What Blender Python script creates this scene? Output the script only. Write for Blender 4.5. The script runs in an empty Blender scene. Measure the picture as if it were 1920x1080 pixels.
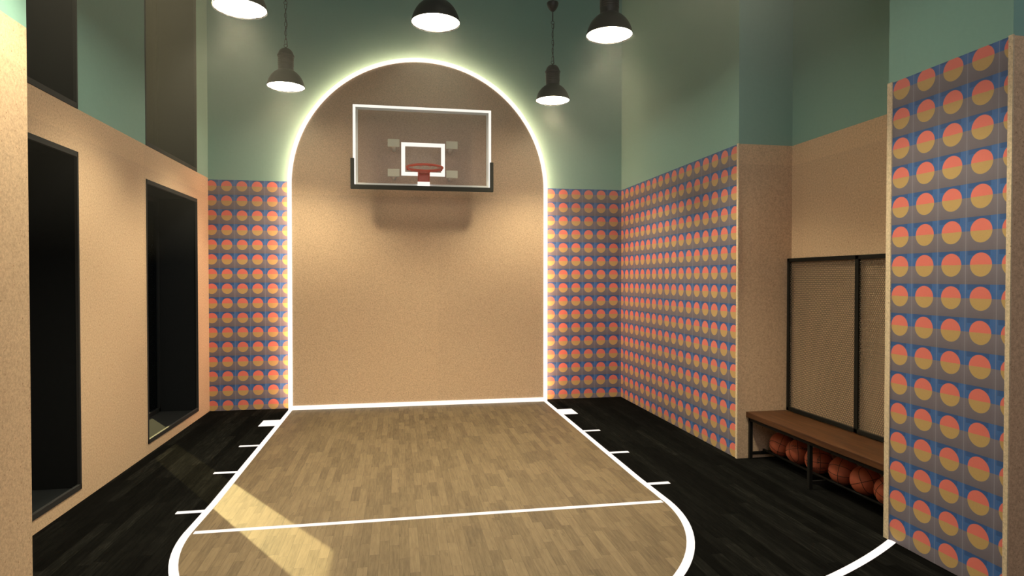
import bpy, bmesh, math, random
from mathutils import Vector, Matrix
random.seed(7)
S = bpy.context.scene
COL = S.collection
PI = math.pi
R = math.radians

# ------------------------------------------------------------------ helpers
class MB:
    """collects shapes, then links them as one mesh object"""
    def __init__(self):
        self.v, self.f, self.m, self.sm = [], [], [], []
    def add(self, verts, faces, mi=0, smooth=False):
        b = len(self.v)
        self.v += [tuple(p) for p in verts]
        self.f += [tuple(i + b for i in f) for f in faces]
        self.m += [mi] * len(faces); self.sm += [smooth] * len(faces)
        return self
    def box(self, a, b, mi=0):
        x0, y0, z0 = a; x1, y1, z1 = b
        return self.add([(x0,y0,z0),(x1,y0,z0),(x1,y1,z0),(x0,y1,z0),(x0,y0,z1),(x1,y0,z1),(x1,y1,z1),(x0,y1,z1)],
                        [(0,3,2,1),(4,5,6,7),(0,1,5,4),(1,2,6,5),(2,3,7,6),(3,0,4,7)], mi)
    def prism(self, pts, z0, z1, mi=0):
        n = len(pts)
        return self.add([(x,y,z0) for x,y in pts] + [(x,y,z1) for x,y in pts],
                        [tuple(range(n))[::-1], tuple(range(n,2*n))] + [(i,(i+1)%n,n+(i+1)%n,n+i) for i in range(n)], mi)
    def prism_y(self, pts, y0, y1, mi=0):
        n = len(pts)
        return self.add([(x,y0,z) for x,z in pts] + [(x,y1,z) for x,z in pts],
                        [tuple(range(n)), tuple(range(n,2*n))[::-1]] + [(i,n+i,n+(i+1)%n,(i+1)%n) for i in range(n)], mi)
    def strip(self, inner, outer, w0, w1, axis='z', closed=False, mi=0):
        """flat band between two outlines, given thickness; axis = thickness direction"""
        n = len(inner); P = lambda p, w: (p[0], p[1], w) if axis == 'z' else (p[0], w, p[1])
        vs = []
        for i in range(n):
            vs += [P(inner[i],w0), P(outer[i],w0), P(outer[i],w1), P(inner[i],w1)]
        fs = []
        for i in range(n if closed else n-1):
            a, b = 4*i, 4*((i+1) % n)
            for k in range(4):
                fs.append((a+k, a+(k+1)%4, b+(k+1)%4, b+k))
        if not closed:
            fs += [(0,3,2,1), tuple(4*(n-1)+k for k in range(4))]
        return self.add(vs, fs, mi)
    def lathe(self, prof, n=48, c=(0,0,0), mi=0, smooth=True):
        vs, fs = [], []
        for r, z in prof:
            for k in range(n):
                a = 2*PI*k/n
                vs.append((c[0]+r*math.cos(a), c[1]+r*math.sin(a), c[2]+z))
        for i in range(len(prof)-1):
            for k in range(n):
                fs.append((i*n+k, i*n+(k+1)%n, (i+1)*n+(k+1)%n, (i+1)*n+k))
        return self.add(vs, fs, mi, smooth)
    def tube(self, pts, r, n=8, closed=False, mi=0):
        pts = [Vector(p) for p in pts]; m = len(pts); vs = []; fs = []; prev = None
        for i, p in enumerate(pts):
            if closed: t = pts[(i+1)%m] - pts[i-1]
            else: t = pts[min(i+1,m-1)] - pts[max(i-1,0)]
            t.normalize()
            if prev is None:
                u = t.orthogonal().normalized()
            else:
                u = (prev - t*prev.dot(t))
                u = u.normalized() if u.length > 1e-6 else t.orthogonal().normalized()
            prev = u; w = t.cross(u)
            for k in range(n):
                a = 2*PI*k/n
                vs.append(p + (u*math.cos(a) + w*math.sin(a))*r)
        for i in range(m if closed else m-1):
            j = (i+1) % m
            for k in range(n):
                fs.append((i*n+k, i*n+(k+1)%n, j*n+(k+1)%n, j*n+k))
        if not closed:
            fs += [tuple(range(n))[::-1], tuple((m-1)*n+k for k in range(n))]
        return self.add(vs, fs, mi, True)
    def build(self, name, mats, parent=None, bevel=0):
        me = bpy.data.meshes.new(name)
        me.from_pydata(self.v, [], self.f)
        for mt in (mats if isinstance(mats, (list, tuple)) else [mats]): me.materials.append(mt)
        me.polygons.foreach_set('material_index', self.m)
        me.polygons.foreach_set('use_smooth', self.sm)
        bm = bmesh.new(); bm.from_mesh(me); bmesh.ops.recalc_face_normals(bm, faces=bm.faces); bm.to_mesh(me); bm.free()
        me.update()
        o = bpy.data.objects.new(name, me); COL.objects.link(o)
        if parent: o.parent = parent; o.matrix_parent_inverse = Matrix.Identity(4)
        if bevel:
            b = o.modifiers.new('bevel', 'BEVEL'); b.width = bevel; b.segments = 2; b.limit_method = 'ANGLE'
        return o

def rel(o):
    """child built in world coordinates: keep it where it stands under its placed parent"""
    o.matrix_parent_inverse = Matrix.Translation(-o.parent.location)
    return o
def tag(o, label=None, cat=None, group=None, kind=None):
    if label: o['label'] = label
    if cat: o['category'] = cat
    if group: o['group'] = group
    if kind: o['kind'] = kind
    return o
def thing(name, loc, label, cat, group=None):
    o = bpy.data.objects.new(name, None); COL.objects.link(o); o.location = loc; o.empty_display_size = .1
    return tag(o, label, cat, group)
def struct(o, label=None, cat='room part'):
    return tag(o, label, cat, None, 'structure')
def copy_tree(o, parent=None):
    c = o.copy(); COL.objects.link(c)
    if parent: c.parent = parent
    for ch in list(o.children): copy_tree(ch, c)
    return c

# ------------------------------------------------------------------ materials
class NT:
    def __init__(self, name):
        self.mat = bpy.data.materials.new(name); self.mat.use_nodes = True
        self.t = self.mat.node_tree; self.t.nodes.clear()
        self.out = self.t.nodes.new('ShaderNodeOutputMaterial')
    def n(self, kind, **kw):
        nd = self.t.nodes.new(kind)
        for k, v in kw.items(): setattr(nd, k, v)
        return nd
    def put(self, sock, v):
        if isinstance(v, bpy.types.NodeSocket): self.t.links.new(v, sock)
        elif isinstance(v, (tuple, list)) and len(v) == 3 and sock.type == 'RGBA': sock.default_value = (*v, 1)
        else: sock.default_value = v
    def m(self, op, a, b=0.0, c=0.0):
        nd = self.n('ShaderNodeMath', operation=op)
        self.put(nd.inputs[0], a); self.put(nd.inputs[1], b); self.put(nd.inputs[2], c)
        return nd.outputs[0]
    def mix(self, f, a, b, blend='MIX'):
        nd = self.n('ShaderNodeMix', data_type='RGBA', blend_type=blend)
        self.put(nd.inputs[0], f); self.put(nd.inputs[6], a); self.put(nd.inputs[7], b)
        return nd.outputs[2]
    def pos(self):
        g = self.n('ShaderNodeNewGeometry'); s = self.n('ShaderNodeSeparateXYZ')
        self.t.links.new(g.outputs['Position'], s.inputs[0])
        return g.outputs['Position'], s.outputs[0], s.outputs[1], s.outputs[2]
    def vec(self, x, y, z):
        c = self.n('ShaderNodeCombineXYZ')
        for i, v in enumerate((x, y, z)): self.put(c.inputs[i], v)
        return c.outputs[0]
    def noise(self, vec, scale, detail=3, rough=.55, out=0):
        nd = self.n('ShaderNodeTexNoise'); self.put(nd.inputs['Vector'], vec)
        nd.inputs['Scale'].default_value = scale; nd.inputs['Detail'].default_value = detail; nd.inputs['Roughness'].default_value = rough
        return nd.outputs[out]
    def white(self, vec):
        nd = self.n('ShaderNodeTexWhiteNoise', noise_dimensions='3D'); self.put(nd.inputs['Vector'], vec)
        return nd.outputs['Value']
    def ramp(self, f, stops, interp='LINEAR'):
        nd = self.n('ShaderNodeValToRGB'); self.put(nd.inputs[0], f); nd.color_ramp.interpolation = interp
        e = nd.color_ramp.elements
        while len(e) < len(stops): e.new(.5)
        for i, (p, c) in enumerate(stops): e[i].position = p; e[i].color = (*c, 1)
        return nd.outputs[0]
    def bsdf(self, color, rough=.6, metal=0, bump=None, bstr=.2, bdist=.002, spec=.5):
        p = self.n('ShaderNodeBsdfPrincipled')
        self.put(p.inputs['Base Color'], color); self.put(p.inputs['Roughness'], rough); p.inputs['Metallic'].default_value = metal
        p.inputs['Specular IOR Level'].default_value = spec
        if bump is not None:
            b = self.n('ShaderNodeBump'); b.inputs['Strength'].default_value = bstr; b.inputs['Distance'].default_value = bdist
            self.put(b.inputs['Height'], bump); self.t.links.new(b.outputs[0], p.inputs['Normal'])
        self.t.links.new(p.outputs[0], self.out.inputs[0])
        return self.mat

def plain(name, c, rough=.5, metal=0, amp=.12, spec=.5):
    t = NT(name); P, x, y, z = t.pos()
    f = t.noise(P, 35, 2)
    return t.bsdf(t.mix(f, tuple(k*(1-amp) for k in c), tuple(min(1, k*(1+amp)) for k in c)), rough, metal, spec=spec)
def glow(name, c, s):
    t = NT(name); e = t.n('ShaderNodeEmission'); t.put(e.inputs[0], c); e.inputs[1].default_value = s
    t.t.links.new(e.outputs[0], t.out.inputs[0]); return t.mat

def board_mat(name, base, seams, dark=.55):
    """pressed wood-chip board: fine flakes, pale and dark specks, sheet joints"""
    t = NT(name); P, x, y, z = t.pos()
    fl = t.noise(P, 62, 5, .85); big = t.noise(P, 2.2, 3, .6); fine = t.noise(P, 240, 2, .6)
    c = t.ramp(fl, [(.32, tuple(k*.60 for k in base)), (.50, base), (.66, tuple(min(1, k*1.34) for k in base))])
    c = t.mix(t.m('MULTIPLY', fine, .35), c, tuple(k*.74 for k in base))
    vo = t.n('ShaderNodeTexVoronoi'); t.put(vo.inputs['Vector'], P); vo.inputs['Scale'].default_value = 42
    sp = t.m('MULTIPLY', t.m('LESS_THAN', vo.outputs['Distance'], .17), t.m('GREATER_THAN', t.noise(P, 30, 3), .56))
    c = t.mix(t.m('MULTIPLY', sp, .8), c, (base[0]*dark*.7, base[1]*dark*.5, base[2]*dark*.4))
    c = t.mix(t.m('MULTIPLY', big, .30), c, (base[0]*.86, base[1]*.80, base[2]*.74))
    # sheets differ slightly in tone
    if seams:
        axis, off, w, zs = seams
        a = {'x': x, 'y': y}[axis]
        cell = t.m('FLOOR', t.m('DIVIDE', t.m('SUBTRACT', a, off), w))
        zc = t.m('GREATER_THAN', z, zs)
        r = t.white(t.vec(cell, zc, 3.0))
        c = t.mix(1.0, c, t.ramp(r, [(0, (.93,.93,.93)), (1, (1.06,1.05,1.03))]), 'MULTIPLY')
        c = t.mix(1.0, c, t.mix(zc, (1,1,1), (1.09,1.09,1.07)), 'MULTIPLY')
    return t.bsdf(c, .82, bump=fl, bstr=.12, bdist=.001, spec=.25)

def tile_mat(name, axis, u0, pitch_u, vtop, pitch_v):
    """printed sunset tiles: blue above, grey below, a coral and ochre disc"""
    t = NT(name); P, x, y, z = t.pos(); a = {'x': x, 'y': y}[axis]
    sc = t.m('DIVIDE', t.m('SUBTRACT', a, u0), pitch_u)
    fu = t.m('SUBTRACT', t.m('FRACT', t.m('ADD', sc, .5)), .5)              # -.5..+.5 across a tile
    sv = t.m('DIVIDE', t.m('SUBTRACT', vtop, z), pitch_v)
    fv = t.m('FRACT', sv)                                                   # 0 at a tile's top .. 1 at its foot
    dv = t.m('SUBTRACT', fv, .418)
    rr = t.m('SQRT', t.m('ADD', t.m('MULTIPLY', fu, fu), t.m('MULTIPLY', dv, dv)))
    w = t.noise(P, 16, 3); w2 = t.noise(P, 90, 3, .7)
    up = t.m('LESS_THAN', t.m('ADD', dv, t.m('MULTIPLY', t.m('SUBTRACT', w, .5), .03)), 0.0)
    blue = t.mix(w, BLUE, tuple(k*1.35 for k in BLUE))
    darkp = t.m('MULTIPLY', t.m('LESS_THAN', t.m('ABSOLUTE', t.m('ADD', fu, -.07)), .37), t.m('LESS_THAN', fv, t.m('ADD', .10, t.m('MULTIPLY', w, .10))))
    blue = t.mix(t.m('MULTIPLY', darkp, .5), blue, tuple(k*.55 for k in BLUE))
    grey = t.mix(t.m('MULTIPLY_ADD', t.m('SUBTRACT', 1.0, fv), .9, t.m('MULTIPLY', w, .2)), tuple(k*.72 for k in GREY), tuple(k*1.15 for k in GREY))
    bg = t.mix(up, grey, blue)
    edge = t.m('GREATER_THAN', t.m('ABSOLUTE', fu), .485)
    edge2 = t.m('GREATER_THAN', t.m('ABSOLUTE', fu), .40)
    bg = t.mix(t.m('MULTIPLY', edge2, .03), bg, (.30,.32,.42))
    bg = t.mix(t.m('MULTIPLY', edge, .2), bg, (.40,.40,.47))
    dsk = t.mix(up, t.mix(w2, OCHRE, tuple(k*.84 for k in OCHRE)), t.mix(w2, CORAL, tuple(k*.88 for k in CORAL)))
    disc = t.n('ShaderNodeMapRange'); t.put(disc.inputs[0], rr)
    disc.inputs[1].default_value = .345; disc.inputs[2].default_value = .36; disc.inputs[3].default_value = 1; disc.inputs[4].default_value = 0
    c = t.mix(disc.outputs[0], bg, dsk)
    return t.bsdf(c, .6, bump=w2, bstr=.05, bdist=.001, spec=.3)
BLUE = (.036, .100, .285); GREY = (.175, .15, .19); CORAL = (.66, .165, .14); OCHRE = (.47, .31, .13)

def plank_mat(name, cols, wid, length, seam, rough, bstr, spec=.5):
    t = NT(name); P, x, y, z = t.pos()
    cx = t.m('FLOOR', t.m('DIVIDE', x, wid)); off = t.m('MULTIPLY', t.white(t.vec(cx, 1.7, 0.0)), length)
    yy = t.m('DIVIDE', t.m('ADD', y, off), length); cy = t.m('FLOOR', yy)
    idr = t.white(t.vec(cx, cy, 5.0)); idr2 = t.white(t.vec(cx, cy, 9.0))
    fx = t.m('FRACT', t.m('DIVIDE', x, wid)); fy = t.m('FRACT', yy)
    gx = t.m('MULTIPLY_ADD', x, 1.0, t.m('MULTIPLY', idr2, 7.0))
    grain = t.noise(t.vec(t.m('MULTIPLY', gx, 55.0), t.m('MULTIPLY', y, 5.0), idr), 1.0, 5, .65)
    streak = t.noise(t.vec(t.m('MULTIPLY', gx, 24.0), t.m('MULTIPLY', y, 2.6), idr2), 1.0, 3, .6)
    f = t.m('ADD', t.m('MULTIPLY', grain, .74), t.m('MULTIPLY', idr, .26))
    c = t.ramp(f, [(.22, cols[0]), (.45, cols[1]), (.62, cols[2]), (.85, cols[3])])
    knot = t.m('GREATER_THAN', streak, .66)
    c = t.mix(t.m('MULTIPLY', knot, .35), c, tuple(k*.6 for k in cols[0]))
    sx = t.m('LESS_THAN', fx, seam/wid); sy = t.m('LESS_THAN', fy, seam/length)
    sm = t.m('MAXIMUM', sx, sy)
    c = t.mix(t.m('MULTIPLY', sm, .55), c, tuple(k*.55 for k in cols[0]))
    return t.bsdf(c, rough, bump=t.m('SUBTRACT', grain, sm), bstr=bstr, bdist=.001, spec=spec)

BOARD = (.585, .41, .285)
M_ARCH = board_mat('chip_board_arch', BOARD, ('x', .57, 2.44, 3.01))
M_BLEFT = board_mat('chip_board_left', (.555,.395,.28), ('y', 4.62, 2.44, 3.0))
M_BRIGHT = board_mat('chip_board_right', BOARD, ('y', 5.70, 2.44, 3.0))
M_TRIM = board_mat('chip_board_edge', (.62,.50,.36), None)
M_TEAL = plain('teal_wall_paint', (.205, .37, .335), .75, amp=.05, spec=.25)
M_TBACK = tile_mat('sunset_tiles_back', 'x', -2.34, .2005, 3.205, .2033)
M_TRIGHT = tile_mat('sunset_tiles_right', 'y', 5.955, .2062, 3.205, .2033)
M_TNEAR = tile_mat('sunset_tiles_near', 'y', 3.785, .2035, 3.225, .2030)
M_WOOD = plank_mat('oak_floor', [(.058,.038,.022),(.110,.075,.043),(.142,.098,.058),(.175,.125,.077)], .066, .36, .0022, .62, .08, .3)
M_BLACKF = plank_mat('black_floor', [(.0025,.0024,.0023),(.0048,.0046,.0044),(.008,.0077,.0073),(.024,.0225,.021)], .085, 1.1, .004, .95, .10, 0.0)
M_DARK = plain('dark_metal_paint', (.009,.0098,.0118), .9, amp=.08, spec=.03)
M_LIP = plain('dark_frame_paint', (.026,.025,.027), .7, amp=.05, spec=.1)
M_LAMP = plain('black_lamp_enamel', (.018,.015,.013), .42, amp=.1)
M_LAMPW = plain('white_lamp_enamel', (.8,.78,.74), .4, amp=.02)
M_STEEL = plain('black_steel', (.006,.0055,.005), .6, amp=.1, spec=.2)
M_WIRE = plain('brown_wire_mesh', (.13,.095,.068), .55, amp=.1)
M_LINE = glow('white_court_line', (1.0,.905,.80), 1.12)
M_EDGE = glow('white_light_line', (1.0,.90,.78), 1.2)
M_HALO = glow('warm_strip_light', (1.0,.60,.35), 33)
M_LENS = glow('lamp_lens', (1.0,.90,.66), 32)
M_WHITE = glow('glowing_board_white', (1.0,.93,.84), 1.0)  # backboard white given emission so it stays bright in shade
M_GREYF = plain('grey_gasket', (.85,.85,.88), .5, amp=.03)
M_PAD = plain('black_rubber_pad', (.006,.0055,.005), .8, amp=.1, spec=.15)
M_RED = plain('red_painted_steel', (.66,.075,.045), .4, amp=.08)
M_PLATE = plain('pale_mount_metal', (.72,.71,.62), .6, amp=.03)
M_BALL = None

def bench_wood():
    t = NT('bench_walnut'); P, x, y, z = t.pos()
    g = t.noise(t.vec(t.m('MULTIPLY', x, 34.0), t.m('MULTIPLY', y, 3.0), t.m('MULTIPLY', z, 34.0)), 1.0, 5, .6)
    c = t.ramp(g, [(.3,(.034,.011,.0035)),(.5,(.062,.021,.006)),(.72,(.10,.036,.011))])
    return t.bsdf(c, .5, bump=g, bstr=.08, bdist=.001, spec=.35)
M_BENCH = bench_wood()
def ball_mat():
    t = NT('pebbled_orange_rubber'); tc = t.n('ShaderNodeTexCoord')
    vo = t.n('ShaderNodeTexVoronoi'); t.put(vo.inputs['Vector'], tc.outputs['Object']); vo.inputs['Scale'].default_value = 420
    n = t.noise(tc.outputs['Object'], 9, 3)
    c = t.mix(n, (.44,.10,.05), (.56,.145,.08))
    return t.bsdf(c, .6, bump=vo.outputs['Distance'], bstr=.25, bdist=.001, spec=.3)
M_BALL = ball_mat()
M_SEAM = plain('black_ball_seam', (.012,.01,.01), .6)
def glass_mat(name, tint, gl, grough=.02):
    t = NT(name); tr = t.n('ShaderNodeBsdfTransparent'); t.put(tr.inputs[0], tint)
    g = t.n('ShaderNodeBsdfGlossy'); g.inputs['Roughness'].default_value = grough; t.put(g.inputs[0], (.9,.95,1.0))
    fr = t.n('ShaderNodeFresnel'); fr.inputs[0].default_value = 1.45
    mx = t.n('ShaderNodeMixShader'); t.put(mx.inputs[0], t.m('MULTIPLY', fr.outputs[0], gl))
    t.t.links.new(tr.outputs[0], mx.inputs[1]); t.t.links.new(g.outputs[0], mx.inputs[2]); t.t.links.new(mx.outputs[0], t.out.inputs[0])
    return t.mat
M_BGLASS = glass_mat('backboard_glass', (.90,.89,.90), .3, .22)
M_WGLASS = glass_mat('window_glass', (.80,.86,.90), .8)

# ------------------------------------------------------------------ room
XL, XR, YB, ZB, ZT = -2.58, 3.40, 9.29, 3.205, 6.6
YS = -3.6                                   # the wall behind the viewer
CX = .338                                   # court axis
GZ = 3.225                                  # foot of the teal paint on the left side

fl = struct(MB().box((-3.3,YS-.3,-.12),(4.9,YB+.3,0)).build('floor', M_BLACKF), 'black plank floor around the wooden key', 'floor')
struct(MB().box((-3.3,YS-.3,ZT),(4.9,YB+.3,ZT+.15)).build('ceiling', M_TEAL), 'teal ceiling high above the pendant lamps', 'ceiling')

# back wall: sunset tiles below, teal above
wb = MB().box((-3.3,YB,0),(4.9,YB+.3,ZB),0).box((-3.3,YB,ZB),(4.9,YB+.3,ZT),1)
struct(wb.build('wall_back', [M_TBACK, M_TEAL]), 'back wall behind the arch, sunset tiles below teal paint', 'wall')

# left wall with four deep window openings
YW = [(4.04,5.71),(7.115,8.80)]; ZW = [(.105,2.875),(GZ,5.75)]; XO = -3.25
ys = [3.92] + [k for w in YW for k in w] + [YB]
zs = [0, .105, 2.875, GZ, 5.75, ZT]
wl = MB()
for i in range(len(ys)-1):
    for j in range(len(zs)-1):
        op = (ys[i], ys[i+1]) in YW and (zs[j], zs[j+1]) in ZW
        if not op: wl.box((XO,ys[i],zs[j]),(XL,ys[i+1],zs[j+1]), 1 if zs[j] >= GZ else 0)
struct(wl.build('wall_left', [M_BLEFT, M_TEAL]), 'left wall of pale chip board and teal paint with dark window recesses', 'wall')
# the wall steps forward nearer the viewer
wp = MB().box((XO,YS,0),(-2.022,3.92,GZ),0).box((XO,YS,GZ),(-2.022,3.92,ZT),1)
struct(wp.build('wall_left', [M_BLEFT, M_TEAL]), 'nearer stretch of the left wall, stepping forward at the left edge', 'wall')

wn = 0
for (y0, y1) in YW:
    for (z0, z1) in ZW:
        wn += 1
        where = ('nearer' if y0 < 6 else 'farther', 'lower' if z0 < 1 else 'upper')
        fr = MB(); T = .012                                # dark lining of the recess
        fr.box((XO,y0,z0),(XL,y0+T,z1)).box((XO,y1-T,z0),(XL,y1,z1)).box((XO,y0,z0),(XL,y1,z0+T)).box((XO,y0,z1-T),(XL,y1,z1))
        w = struct(fr.build('window_%d' % wn, M_DARK), '%s %s window recess lined in dark metal in the left wall' % where, 'window')
        lip = MB(); L = .045; X0, X1 = XL-.02, XL+.006
        lip.box((X0,y0,z0),(X1,y0+L*.5,z1)).box((X0,y1-L*.5,z0),(X1,y1,z1)).box((X0,y0,z0),(X1,y1,z0+L)).box((X0,y0,z1-L),(X1,y1,z1))
        lip.build('window_frame', M_LIP, w, .003)
        sash = MB(); G = -3.03; s = .055
        a0, a1, b0, b1 = y0+T, y1-T, z0+T, z1-T
        sash.box((G-.05,a0,b0),(G,a0+s,b1)).box((G-.05,a1-s,b0),(G,a1,b1)).box((G-.05,a0,b0),(G,a1,b0+s)).box((G-.05,a0,b1-s),(G,a1,b1))
        sash.build('sash', M_DARK, w, .004)
        MB().box((G-.03,a0+s,b0+s),(G-.022,a1-s,b1-s)).build('pane', M_WGLASS, w)

# right side: tiled block, recess, tiled near block, then the room widens
def side_block(y0, y1, tile, label):
    m = MB().box((XR,y0,0),(4.9,y1,ZB),0).box((XR,y0,ZB),(4.9,y1,ZT),1)
    o = m.build('wall_right', [tile, M_TEAL, M_BRIGHT])
    for p in o.data.polygons:
        if p.material_index == 0 and abs(p.normal.x) < .5: p.material_index = 2
    return struct(o, label, 'wall')
side_block(5.88, YB, M_TRIGHT, 'far right wall of sunset tiles, running from the corner to the bench recess')
side_block(2.99, 3.90, M_TNEAR, 'near right wall pier of large sunset tiles in front of the bench')
rc = MB().box((4.0,3.90,0),(4.9,5.88,ZB),0).box((4.0,3.90,ZB),(4.9,5.88,ZT),1)
struct(rc.build('wall_recess', [M_BRIGHT, M_TEAL]), 'chip board and teal wall at the back of the bench recess', 'wall')
nr = MB().box((4.3,YS,0),(4.9,2.99,ZB),0).box((4.3,YS,ZB),(4.9,2.99,ZT),1)
struct(nr.build('wall_right', [M_BRIGHT, M_TEAL]), 'right wall beside the viewer, beyond the frame', 'wall')
sw = MB().box((-3.3,YS-.3,0),(4.9,YS,3.15),0).box((-3.3,YS-.3,6.35),(4.9,YS,ZT),1).box((-3.3,YS-.3,3.15),(-2.0,YS,6.35),1).box((3.8,YS-.3,3.15),(4.9,YS,6.35),1)  # opening added high in this unseen wall for the fill lamp
struct(sw.build('wall_front', [M_BRIGHT, M_TEAL]), 'wall behind the viewer with an added opening for fill light', 'wall')
# pale board edges
def trim(n, y0, y1, lab):
    struct(MB().box((XR-.008,y0,0),(XR+.002,y1,ZB+.004)).build('trim_%d' % n, M_TRIM), lab, 'trim')
trim(1, 5.872, 5.905, 'pale board edge at the near end of the far tiled wall')
trim(2, 3.862, 3.905, 'pale board edge at the far end of the near tiled pier')
trim(3, 2.984, 3.012, 'pale board edge at the near end of the near tiled pier')

# ------------------------------------------------------------------ court floor and lines (glowing white strips)
YK = 9.13; RO, RI = 1.868, 1.812; FT = 4.85; XO_, XI_ = 1.853, 1.797
def arc(r, c, a0, a1, n):
    return [(c[0]+r*math.cos(a0+(a1-a0)*i/n), c[1]+r*math.sin(a0+(a1-a0)*i/n)) for i in range(n+1)]
key = [(CX+XI_+.01,YK)] + [(CX+XI_+.01,FT)] + arc(RI+.01,(CX,FT),0,-PI,64) + [(CX-XI_-.01,YK)]
k = MB().prism(key[::-1], 0, .002).build('key_floor', M_WOOD, fl); k['label'] = 'warm oak plank floor inside the key'
inn = [(CX+XI_,YK),(CX+XI_,FT+.6)] + arc(RI,(CX,FT),0,-PI,64) + [(CX-XI_,FT+.6),(CX-XI_,YK)]
out = [(CX+XO_,YK),(CX+XO_,FT+.6)] + arc(RO,(CX,FT),0,-PI,64) + [(CX-XO_,FT+.6),(CX-XO_,YK)]
def line(o, lab): o['label'] = lab; return o
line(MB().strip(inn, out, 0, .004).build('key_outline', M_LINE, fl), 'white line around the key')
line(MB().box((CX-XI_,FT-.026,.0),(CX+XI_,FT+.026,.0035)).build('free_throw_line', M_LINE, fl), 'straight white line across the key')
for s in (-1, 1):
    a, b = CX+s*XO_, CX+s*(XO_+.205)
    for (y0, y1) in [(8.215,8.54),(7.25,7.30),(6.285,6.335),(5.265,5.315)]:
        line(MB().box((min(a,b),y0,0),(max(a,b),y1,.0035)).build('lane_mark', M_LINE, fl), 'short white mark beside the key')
# three point arc running into the near pier
def circ3(p1, p2, p3):
    ax,ay=p1; bx,by=p2; cx,cy=p3; d=2*(ax*(by-cy)+bx*(cy-ay)+cx*(ay-by))
    ux=((ax*ax+ay*ay)*(by-cy)+(bx*bx+by*by)*(cy-ay)+(cx*cx+cy*cy)*(ay-by))/d
    uy=((ax*ax+ay*ay)*(cx-bx)+(bx*bx+by*by)*(ax-cx)+(cx*cx+cy*cy)*(bx-ax))/d
    return ux, uy, math.hypot(ax-ux, ay-uy)
ux, uy, rr = circ3((2.655,3.437),(3.12,3.665),(3.413,3.836))
if True:
    # court arc about a centre on the axis
    def fit(cy):
        rs = [math.hypot(px-CX, py-cy) for px, py in ((2.64,3.437),(3.12,3.668),(3.40,3.832))]
        return max(rs)-min(rs), sum(rs)/3
    cy = min((i*.02 for i in range(300, 800)), key=lambda q: fit(q)[0]); ra = fit(cy)[1]
    xe = XR-.0
    a1 = -math.acos((xe-CX)/ra) if ra > xe-CX else -.2
    ii = arc(ra-.027,(CX,cy),-PI/2,a1,60); oo = arc(ra+.027,(CX,cy),-PI/2,a1,60)
    print('ARC', cy, ra, fit(cy))
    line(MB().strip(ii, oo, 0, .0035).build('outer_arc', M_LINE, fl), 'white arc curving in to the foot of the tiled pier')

# ------------------------------------------------------------------ arched panel with light line
ZA = 3.145; RA = 1.85
def arch_outline(r, n=72, z0=0.0):
    return [(CX-r, z0)] + [(CX+r*math.cos(PI-PI*i/n), ZA+r*math.sin(PI*i/n)) for i in range(n+1)] + [(CX+r, z0)]
ap = thing('arch_panel', (CX,YK,0), 'tall arched chip board panel outlined in white light on the back wall', 'wall panel')
rel(MB().prism_y(arch_outline(RA-.05), YK+.012, YK+.10).build('board', M_ARCH, ap))
rel(MB().strip(arch_outline(RA-.058, z0=.0), arch_outline(RA, z0=.0), YK, YK+.03, 'y').build('light_line', M_EDGE, ap))['label'] = 'white glowing line around the arch'
rel(MB().box((CX-RA+.05,YK-.002,.003),(CX+RA-.05,YK+.012,.062)).build('base_line', M_EDGE, ap))['label'] = 'white glowing line along the foot'
rel(MB().strip(arch_outline(RA-.055, z0=.02), arch_outline(RA-.035, z0=.02), YK+.05, YK+.10, 'y').build('back_light', M_HALO, ap))['label'] = 'warm strip light hidden behind the rim'
rel(MB().box((CX-.9,YK+.10,.6),(CX-.8,YB-.002,4.2)).box((CX+.8,YK+.10,.6),(CX+.9,YB-.002,4.2)).build('batten', M_DARK, ap))

# ------------------------------------------------------------------ backboard with rim
BY = 8.74
bb = thing('basketball_backboard', (.341,BY,3.05), 'glass basketball backboard with white border and black lower padding, fixed to the arched panel', 'backboard')
x0, x1, z0, z1 = -.600, 1.283, 3.075, 4.187
def frame4(m, x0, x1, z0, z1, w, ya, yb, wb=None):
    wb = w if wb is None else wb
    m.box((x0,ya,z0),(x0+w,yb,z1)).box((x1-w,ya,z0),(x1,yb,z1)).box((x0+w,ya,z1-w),(x1-w,yb,z1)).box((x0+w,ya,z0),(x1-w,yb,z0+wb)); return m
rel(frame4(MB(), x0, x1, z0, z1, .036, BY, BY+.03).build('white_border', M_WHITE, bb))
rel(frame4(MB(), x0+.036, x1-.036, z0+.03, z1-.036, .030, BY-.001, BY+.028).build('inner_border', M_GREYF, bb))
rel(MB().box((x0+.05,BY+.008,z0+.03),(x1-.05,BY+.018,z1-.05)).build('glass', M_BGLASS, bb))
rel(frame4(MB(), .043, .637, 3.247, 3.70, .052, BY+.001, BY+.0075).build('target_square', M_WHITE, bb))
pad = MB()
pad.prism_y([(-.632,3.462),(-.632,3.052),(1.314,3.052),(1.314,3.462),(1.264,3.462),(1.264,3.108),(-.582,3.108),(-.582,3.462)], BY-.02, BY+.045)
rel(pad.build('edge_padding', M_PAD, bb, .006))
for cx in (-.060, .735):
    for cz in (3.283, 3.688):
        p = MB().box((cx-.079,BY+.003,cz-.052),(cx+.079,BY+.035,cz+.052))
        p = rel(p.build('mount_plate', M_PLATE, bb, .004))
        a = MB().tube([(cx,BY+.03,cz-.02),(cx,YK+.009,cz-.02)], .028, 16)
        rel(a.build('mount_arm', M_PLATE, p))
        p.children[0].matrix_parent_inverse = Matrix.Identity(4)
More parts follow.
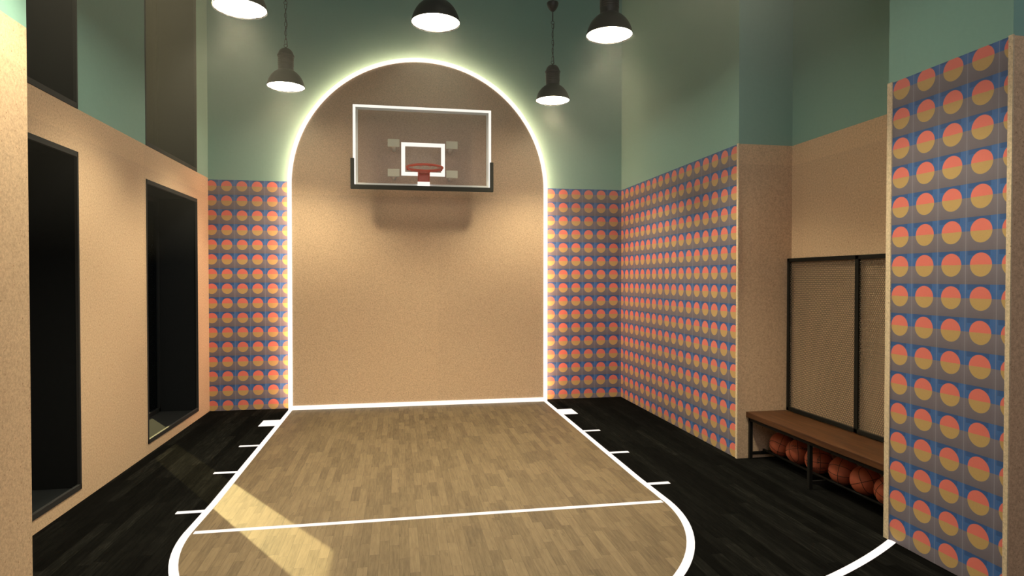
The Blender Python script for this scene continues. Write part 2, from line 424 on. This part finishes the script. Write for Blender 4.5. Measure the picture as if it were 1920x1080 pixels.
# rim
RC = (.345, 8.375, 3.30)
hoop = thing('basketball_hoop', (.341,BY,3.30), 'red steel basketball hoop without net on the glass backboard', 'basketball hoop')
ringpts = [(RC[0]+.232*math.cos(2*PI*i/64), RC[1]+.232*math.sin(2*PI*i/64), RC[2]) for i in range(64)]
rel(MB().tube(ringpts, .0155, 10, True).build('ring', M_RED, hoop))
for i in range(12):
    hk = MB(); a = 2*PI*(i+.5)/12
    c0 = Vector((RC[0]+.232*math.cos(a), RC[1]+.232*math.sin(a), RC[2]-.016))
    t_ = Vector((-math.sin(a), math.cos(a), 0))
    hk.tube([c0 - t_*.014, c0 - t_*.008 - Vector((0,0,.012)), c0 + t_*.008 - Vector((0,0,.012)), c0 + t_*.014], .003, 6)
    rel(hk.build('net_hook', M_RED, hoop))
br = MB()
# flared support from the back of the ring to the plate
xs = .080
a_in = arc(.226, RC[:2], R(158), R(22), 28); a_out = arc(.256, RC[:2], R(158), R(22), 28)
a_out = [(x, min(y + .02*max(0, 1-abs(x-RC[0])/.16), 8.66)) for x, y in a_out]
br.strip(a_in, a_out, 3.280, 3.303)
br.box((RC[0]-xs,8.60,3.272),(RC[0]+xs,BY-.02,3.303))
br.box((RC[0]-xs,BY-.03,3.165),(RC[0]+xs,BY-.003,3.312))
br.add([(RC[0]-xs,BY-.03,3.17),(RC[0]-xs+.012,BY-.03,3.17),(RC[0]-xs+.012,8.62,3.265),(RC[0]-xs,8.62,3.265),(RC[0]-xs,BY-.03,3.27),(RC[0]-xs+.012,BY-.03,3.27)],
       [(0,1,2,3),(0,3,4),(1,5,2),(0,4,5,1),(3,2,5,4)])
br.add([(RC[0]+xs,BY-.03,3.17),(RC[0]+xs-.012,BY-.03,3.17),(RC[0]+xs-.012,8.62,3.265),(RC[0]+xs,8.62,3.265),(RC[0]+xs,BY-.03,3.27),(RC[0]+xs-.012,BY-.03,3.27)],
       [(0,1,2,3),(0,3,4),(1,5,2),(0,4,5,1),(3,2,5,4)])
rel(br.build('bracket', M_RED, hoop))
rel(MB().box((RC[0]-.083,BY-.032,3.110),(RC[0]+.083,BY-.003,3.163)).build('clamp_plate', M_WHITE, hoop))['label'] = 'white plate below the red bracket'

# ------------------------------------------------------------------ pendant lamps
LX = (-1.315, .335, 1.96); ZR = 4.13
def make_lamp():
    root = thing('pendant_lamp', (0,0,0), 'x', 'pendant lamp', 'black dome pendant lamps')
    prof = [(.2175,-.004),(.2195,.0),(.2175,.006),(.213,.02),(.206,.046),(.195,.075),(.180,.104),(.160,.132),(.136,.157),(.112,.176),(.094,.187),(.088,.195)]
    inner = [(r-.005, z-.002) for r, z in prof[3:]][::-1] + [(.211,.006),(.2125,-.004),(.2175,-.004)]
    MB().lathe(prof + inner, 64).build('shade', [M_LAMP], root)
    neck = [(.088,.190),(.088,.24)]
    for i in range(5):
        z = .245 + i*.022
        neck += [(.088,z),(.091,z+.003),(.091,z+.008),(.0865,z+.011),(.0865,z+.019),(.088,z+.021)]
    neck += [(.088,.356),(.097,.358),(.098,.368),(.089,.374)]
    MB().lathe(neck, 48).build('neck', M_LAMP, root)
    cap = [(.090,.372),(.088,.385),(.080,.408),(.066,.430),(.046,.446),(.022,.455),(.010,.458),(.010,.468),(.0001,.470)]
    MB().lathe(cap, 48).build('cap', M_LAMP, root)
    MB().lathe([(.0001,.006),(.19,.006),(.211,.004),(.211,.010),(.0001,.012)], 64).build('lens', M_LENS, root)
    g = MB()                                               # wire guard below the lens
    for rr_, zz in ((.217,-.006),(.16,-.024),(.08,-.036)):
        g.tube([(rr_*math.cos(2*PI*i/48), rr_*math.sin(2*PI*i/48), zz) for i in range(48)], .0018, 6, True)
    for kk in range(8):
        a = 2*PI*kk/8
        g.tube([(r_*math.cos(a), r_*math.sin(a), z_) for r_, z_ in ((.217,-.004),(.19,-.016),(.15,-.027),(.10,-.034),(.0,-.038))], .0016, 6)
    g.build('wire_guard', M_LAMP, root)
    ch = MB()
    def link(zc, L, W, rot, r=.0028):
        pts = []
        for i in range(24):
            a = 2*PI*i/24; u = W*math.cos(a); v = (L-W)*(1 if math.sin(a) > 0 else -1)*(abs(math.sin(a)) > 1e-6) + W*math.sin(a)
            pts.append((u*math.cos(rot), u*math.sin(rot), zc+v))
        ch.tube(pts, r, 6, True)
    link(.485, .0201, .02, 0, .0035)
    n = 9; z0, z1 = .505, .975; st = (z1-z0)/n
    for i in range(n): link(z0+st*(i+.5), st*.56, .012, R(20)+PI/2*(i % 2))
    link(.995, .0201, .02, 0, .0035)
    ch.build('chain', M_LAMP, root)
    cb = MB().tube([(.010*math.sin(i*.55)+.006, .008*math.cos(i*.4), .46+i*.0195) for i in range(28)], .0032, 8)
    cb.build('cable', M_LAMP, root)
    MB().tube([(0,0,1.012),(0,0,1.16)], .0075, 12).build('rod', M_LAMP, root)
    MB().lathe([(.0001,1.137),(.014,1.137),(.024,1.143),(.048,1.168),(.066,1.20),(.075,1.232),(.0755,1.246),(.070,1.253),(.0001,1.256)], 40).build('canopy', M_LAMP, root)
    MB().tube([(0,0,1.25),(0,0,ZT-ZR+.01)], .004, 10).build('hanger_rod', M_LAMP, root)
    return root
lamp = make_lamp()
LD = []
def lamp_light(x, y, z):
    L = bpy.data.lights.new('lamp_light', 'SPOT'); L.energy = LAMP_W; L.color = (1.0,.91,.60); L.spot_size = R(SPREAD); L.spot_blend = .6; L.shadow_soft_size = .10
    o = bpy.data.objects.new('lamp_light', L); COL.objects.link(o); o.location = (x, y, z-.05)
    return o
LAMP_W = 270; SPREAD = 110
spots = [(LX[0],5.69,'black dome pendant lamp cut off at the top left, nearest the left wall'),
         (LX[1],5.69,'black dome pendant lamp at the top centre, above the basketball backboard'),
         (LX[2],5.69,'black dome pendant lamp at the top right, dark neck cut off by the frame'),
         (LX[0],7.90,'black dome pendant lamp hanging on a chain left of the arch, showing its whole shade'),
         (LX[2],7.90,'black dome pendant lamp right of the arch, showing canopy, chain and whole shade')]
for i, (x, y, lab) in enumerate(spots):
    o = lamp if i == 0 else copy_tree(lamp)
    o.location = (x, y, ZR); o['label'] = lab
    lamp_light(x, y, ZR)
for x in (LX[0], LX[2]):                       # unseen lamps added over the viewer to light the pier and bench
    o = copy_tree(lamp); o.location = (x, 3.48, ZR); o['label'] = 'black dome pendant lamp added above the viewer for light, outside the frame'
    lamp_light(x, 3.48, ZR)

# ------------------------------------------------------------------ bench, balls and mesh screen
bn = thing('bench', (3.75,4.88,0), 'long brown wooden bench on a black steel frame in the right recess, basketballs below', 'bench')
rel(MB().box((3.49,3.925,.425),(3.935,5.872,.480)).build('seat', M_BENCH, bn, .004))
def sq(m, a, b): return m.box(a, b)
topf = MB().box((3.515,3.95,.39),(3.545,5.865,.425)).box((3.90,3.95,.39),(3.93,5.865,.425)).box((3.515,5.835,.39),(3.93,5.865,.425)).box((3.515,3.95,.39),(3.93,3.98,.425))
rel(topf.build('top_frame', M_STEEL, bn))
for (lx, ly) in ((3.515,5.835),(3.90,5.835),(3.515,4.895),(3.90,4.895),(3.515,3.95),(3.90,3.95)):
    rel(MB().box((lx,ly,0),(lx+.032,ly+.032,.392)).build('leg', M_STEEL, bn, .002))
for ly in (5.838, 4.898, 3.953):
    rel(MB().box((3.54,ly,.045),(3.905,ly+.026,.071)).build('cross_bar', M_STEEL, bn))
for rx in (3.685, 3.885):
    rel(MB().tube([(rx,3.955,.083),(rx,5.86,.083)], .012, 10).build('ball_rail', M_STEEL, bn))

def sph(th, ph): return Vector((math.cos(ph)*math.cos(th), math.cos(ph)*math.sin(th), math.sin(ph)))
BR = .12
def make_ball():
    me = bpy.data.meshes.new('basketball'); bm = bmesh.new(); bmesh.ops.create_uvsphere(bm, u_segments=48, v_segments=32, radius=BR)
    for f in bm.faces: f.smooth = True
    bm.to_mesh(me); bm.free(); me.materials.append(M_BALL)
    o = bpy.data.objects.new('basketball', me); COL.objects.link(o)
    s = MB(); N = 72; rr_ = BR*1.0005
    circ = [2*PI*i/N for i in range(N)]
    s.tube([(rr_*math.cos(a), rr_*math.sin(a), 0) for a in circ], .0022, 6, True)
    s.tube([(rr_*math.cos(a), 0, rr_*math.sin(a)) for a in circ], .0022, 6, True)
    for sg in (-1, 1):
        pts = []
        for a in circ:                                     # curved side seam
            p = Vector((sg*(.72 - .30*math.cos(2*a)), math.cos(a)*.9, math.sin(a)*.9)).normalized()
            pts.append(p*rr_)
        s.tube(pts, .0022, 6, True)
    s.build('seam', M_SEAM, o)
    return o
def letters(parent, text, size, yaw, pitch, roll):
    """lettering laid on the ball's surface; built flat along x and bent on the sphere"""
    cu = bpy.data.curves.new('lettering', 'FONT'); cu.body = text; cu.size = size; cu.align_x = 'CENTER'; cu.align_y = 'CENTER'; cu.resolution_u = 2
    tmp = bpy.data.objects.new('tmp', cu); COL.objects.link(tmp)
    dg = bpy.context.evaluated_depsgraph_get(); dg.update()
    me = bpy.data.meshes.new_from_object(tmp.evaluated_get(dg)); bpy.data.objects.remove(tmp)
    bm = bmesh.new(); bm.from_mesh(me)
    bmesh.ops.triangulate(bm, faces=bm.faces)
    bmesh.ops.subdivide_edges(bm, edges=[e for e in bm.edges if e.calc_length() > .006], cuts=2)
    rot = Matrix.Rotation(yaw, 3, 'Z') @ Matrix.Rotation(-pitch, 3, 'Y') @ Matrix.Rotation(roll, 3, 'X')
    for v in bm.verts:
        th, ph = v.co.x/BR, v.co.y/BR
        v.co = rot @ (sph(th, ph)*(BR+.0006))
    bm.to_mesh(me); bm.free(); me.materials.clear(); me.materials.append(M_SEAM)
    o = bpy.data.objects.new('lettering', me); COL.objects.link(o); o.parent = parent
    return o
ball = make_ball()
cam_dir = lambda p: math.atan2(-p[1], -p[0])
BALLS = [((3.785,5.70),(20,-25,35),'orange basketball farthest along the rack, beside the bench end leg'),
         ((3.785,5.425),(65,15,5),'orange basketball with upside down lettering, second from the bench end leg'),
         ((3.785,5.14),(0,5,60),'orange basketball with lettering, half hidden by the middle bench leg'),
         ((3.785,4.815),(5,-8,30),'plain orange basketball just nearer than the middle bench leg'),
         ((3.785,4.55),(75,20,75),'orange basketball with a looping seam, second from the tiled pier'),
         ((3.785,4.28),(30,40,10),'bright orange basketball half hidden behind the edge of the tiled pier')]
for i, (p, e, lab) in enumerate(BALLS):
    o = ball if i == 0 else copy_tree(ball)
    o.location = (p[0], p[1], .083+math.sqrt((BR+.012)**2-.1**2)+.0045)
    o.rotation_euler = tuple(R(a) for a in e); tag(o, lab, 'basketball', 'basketballs on the rack under the bench')
BO = [o for o in bpy.data.objects if o.name.startswith('basketball') and o.type == 'MESH' and o.get('group')]
BO.sort(key=lambda o: -o.location.y)
def world_letters(b, text, size, yaw, pitch, roll):
    o = letters(b, text, size, yaw, pitch, roll)
    o.rotation_mode = 'QUATERNION'
    o.rotation_quaternion = b.rotation_euler.to_quaternion().inverted()     # directions above are given in the room's axes
world_letters(BO[1], 'SPALDING', .034, R(232), R(38), R(172))
world_letters(BO[2], 'SPALDING', .030, R(226), R(-24), R(8))
world_letters(BO[2], 'NBA', .034, R(232), R(16), R(-95))
world_letters(BO[5], 'SPALDING', .028, R(215), R(-30), R(12))

scr = thing('mesh_screen', (3.95,4.88,.48), 'black framed wire mesh screen standing behind the bench against the recess wall', 'screen')
SX0, SX1, SZ0, SZ1, SY0, SY1, SM = 3.945, 3.975, .482, 2.045, 3.915, 5.874, 4.875
f = MB()
f.box((SX0,SY1-.04,SZ0),(SX1,SY1,SZ1)).box((SX0,SY0,SZ0),(SX1,SY0+.04,SZ1)).box((SX0,SY0,SZ1-.036),(SX1,SY1,SZ1)).box((SX0,SY0,SZ0),(SX1,SY1,SZ0+.036)).box((SX0,SM-.022,SZ0),(SX1,SM+.022,SZ1))
rel(f.build('frame', M_STEEL, scr, .002))
def hexmesh(y0, y1, z0, z1):
    m = MB(); a = .0125; px = a*math.sqrt(3); pz = a*1.5; vs = []; fs = []
    j = 0; z = z0
    while z <= z1:
        y = y0 + (px/2 if j % 2 else 0)
        while y <= y1:
            b = len(vs)
            for rr_ in (a, a*.76):
                for q in range(6):
                    an = PI/6 + PI/3*q
                    vs.append((3.960, min(y1, max(y0, y+rr_*math.cos(an))), min(z1, max(z0, z+rr_*math.sin(an)))))
            for q in range(6):
                fs.append((b+q, b+(q+1)%6, b+6+(q+1)%6, b+6+q))
            y += px
        z += pz; j += 1
    return m.add(vs, fs)
for (a, b) in ((SM+.018,SY1-.036),(SY0+.036,SM-.018)):
    o = rel(hexmesh(a, b, SZ0+.034, SZ1-.034).build('wire_mesh', M_WIRE, scr))
    sd = o.modifiers.new('thickness', 'SOLIDIFY'); sd.thickness = .0018; sd.offset = 0
    # offset rests on frame plane

# ------------------------------------------------------------------ light: sun, added fill in the opening behind, thin haze in the air
d = Vector((.532*math.cos(R(28.7)), -.846*math.cos(R(28.7)), -math.sin(R(28.7)))).normalized()
sl = bpy.data.lights.new('sun', 'SPOT'); sl.energy = 1150000; sl.color = (1.0,.73,.29); sl.spot_size = R(26); sl.spot_blend = .05; sl.shadow_soft_size = .11
so = bpy.data.objects.new('sun', sl); COL.objects.link(so); so.location = Vector((-2.95,8.1,2.4)) - d*30; so.rotation_euler = d.to_track_quat('-Z','Y').to_euler()
dl = bpy.data.lights.new('added_fill_light', 'AREA'); dl.shape = 'RECTANGLE'; dl.size = 5.7; dl.size_y = 3.1; dl.energy = 150; dl.color = (1.0,.94,.92)  # unseen fill lamp added to lift the back wall and recess
do = bpy.data.objects.new('added_fill_light', dl); COL.objects.link(do); do.location = (.9,YS-.1,4.75); do.rotation_euler = (R(90),0,0)

w = bpy.data.worlds.new('world'); S.world = w; w.use_nodes = True
nt = w.node_tree; bg = nt.nodes['Background']; bg.inputs[0].default_value = (.02,.035,.05,1); bg.inputs[1].default_value = 1
HAZE = .020
if HAZE > 0:
    vs_ = nt.nodes.new('ShaderNodeVolumeScatter'); vs_.inputs['Density'].default_value = HAZE; vs_.inputs['Anisotropy'].default_value = .1
    vs_.inputs['Color'].default_value = (1,.97,.92,1)
    # the warm haze gathers under the lamps and thins out to nothing at head height
    gp = nt.nodes.new('ShaderNodeNewGeometry'); sx = nt.nodes.new('ShaderNodeSeparateXYZ'); mr = nt.nodes.new('ShaderNodeMapRange')
    nt.links.new(gp.outputs['Position'], sx.inputs[0]); nt.links.new(sx.outputs[2], mr.inputs[0])
    for i_, v_ in ((1,2.0),(2,4.3),(3,0.0),(4,HAZE)): mr.inputs[i_].default_value = v_
    gt = nt.nodes.new('ShaderNodeMath'); gt.operation = 'GREATER_THAN'; gt.inputs[1].default_value = -3.0
    mu = nt.nodes.new('ShaderNodeMath'); mu.operation = 'MULTIPLY'
    nt.links.new(sx.outputs[0], gt.inputs[0]); nt.links.new(gt.outputs[0], mu.inputs[0]); nt.links.new(mr.outputs[0], mu.inputs[1])
    nt.links.new(mu.outputs[0], vs_.inputs['Density'])
    try: w.cycles.volume_step_size = 1.6; S.cycles.volume_max_steps = 48; S.cycles.max_bounces = 8; S.cycles.diffuse_bounces = 4; S.cycles.glossy_bounces = 2
    except Exception: pass
    nt.links.new(vs_.outputs[0], nt.nodes['World Output'].inputs['Volume'])

# ------------------------------------------------------------------ camera
cd = bpy.data.cameras.new('camera'); cd.sensor_width = 36; cd.lens = 1178/1920*36; cd.clip_start = .05; cd.clip_end = 200
co = bpy.data.objects.new('camera', cd); COL.objects.link(co); co.location = (0,0,1.84)
co.rotation_euler = (R(90-.8754), 0, R(-10.248)); S.camera = co

vs = S.view_settings; vs.view_transform = 'Standard'; vs.look = 'None'; vs.exposure = .16; vs.gamma = 1; vs.use_curve_mapping = False
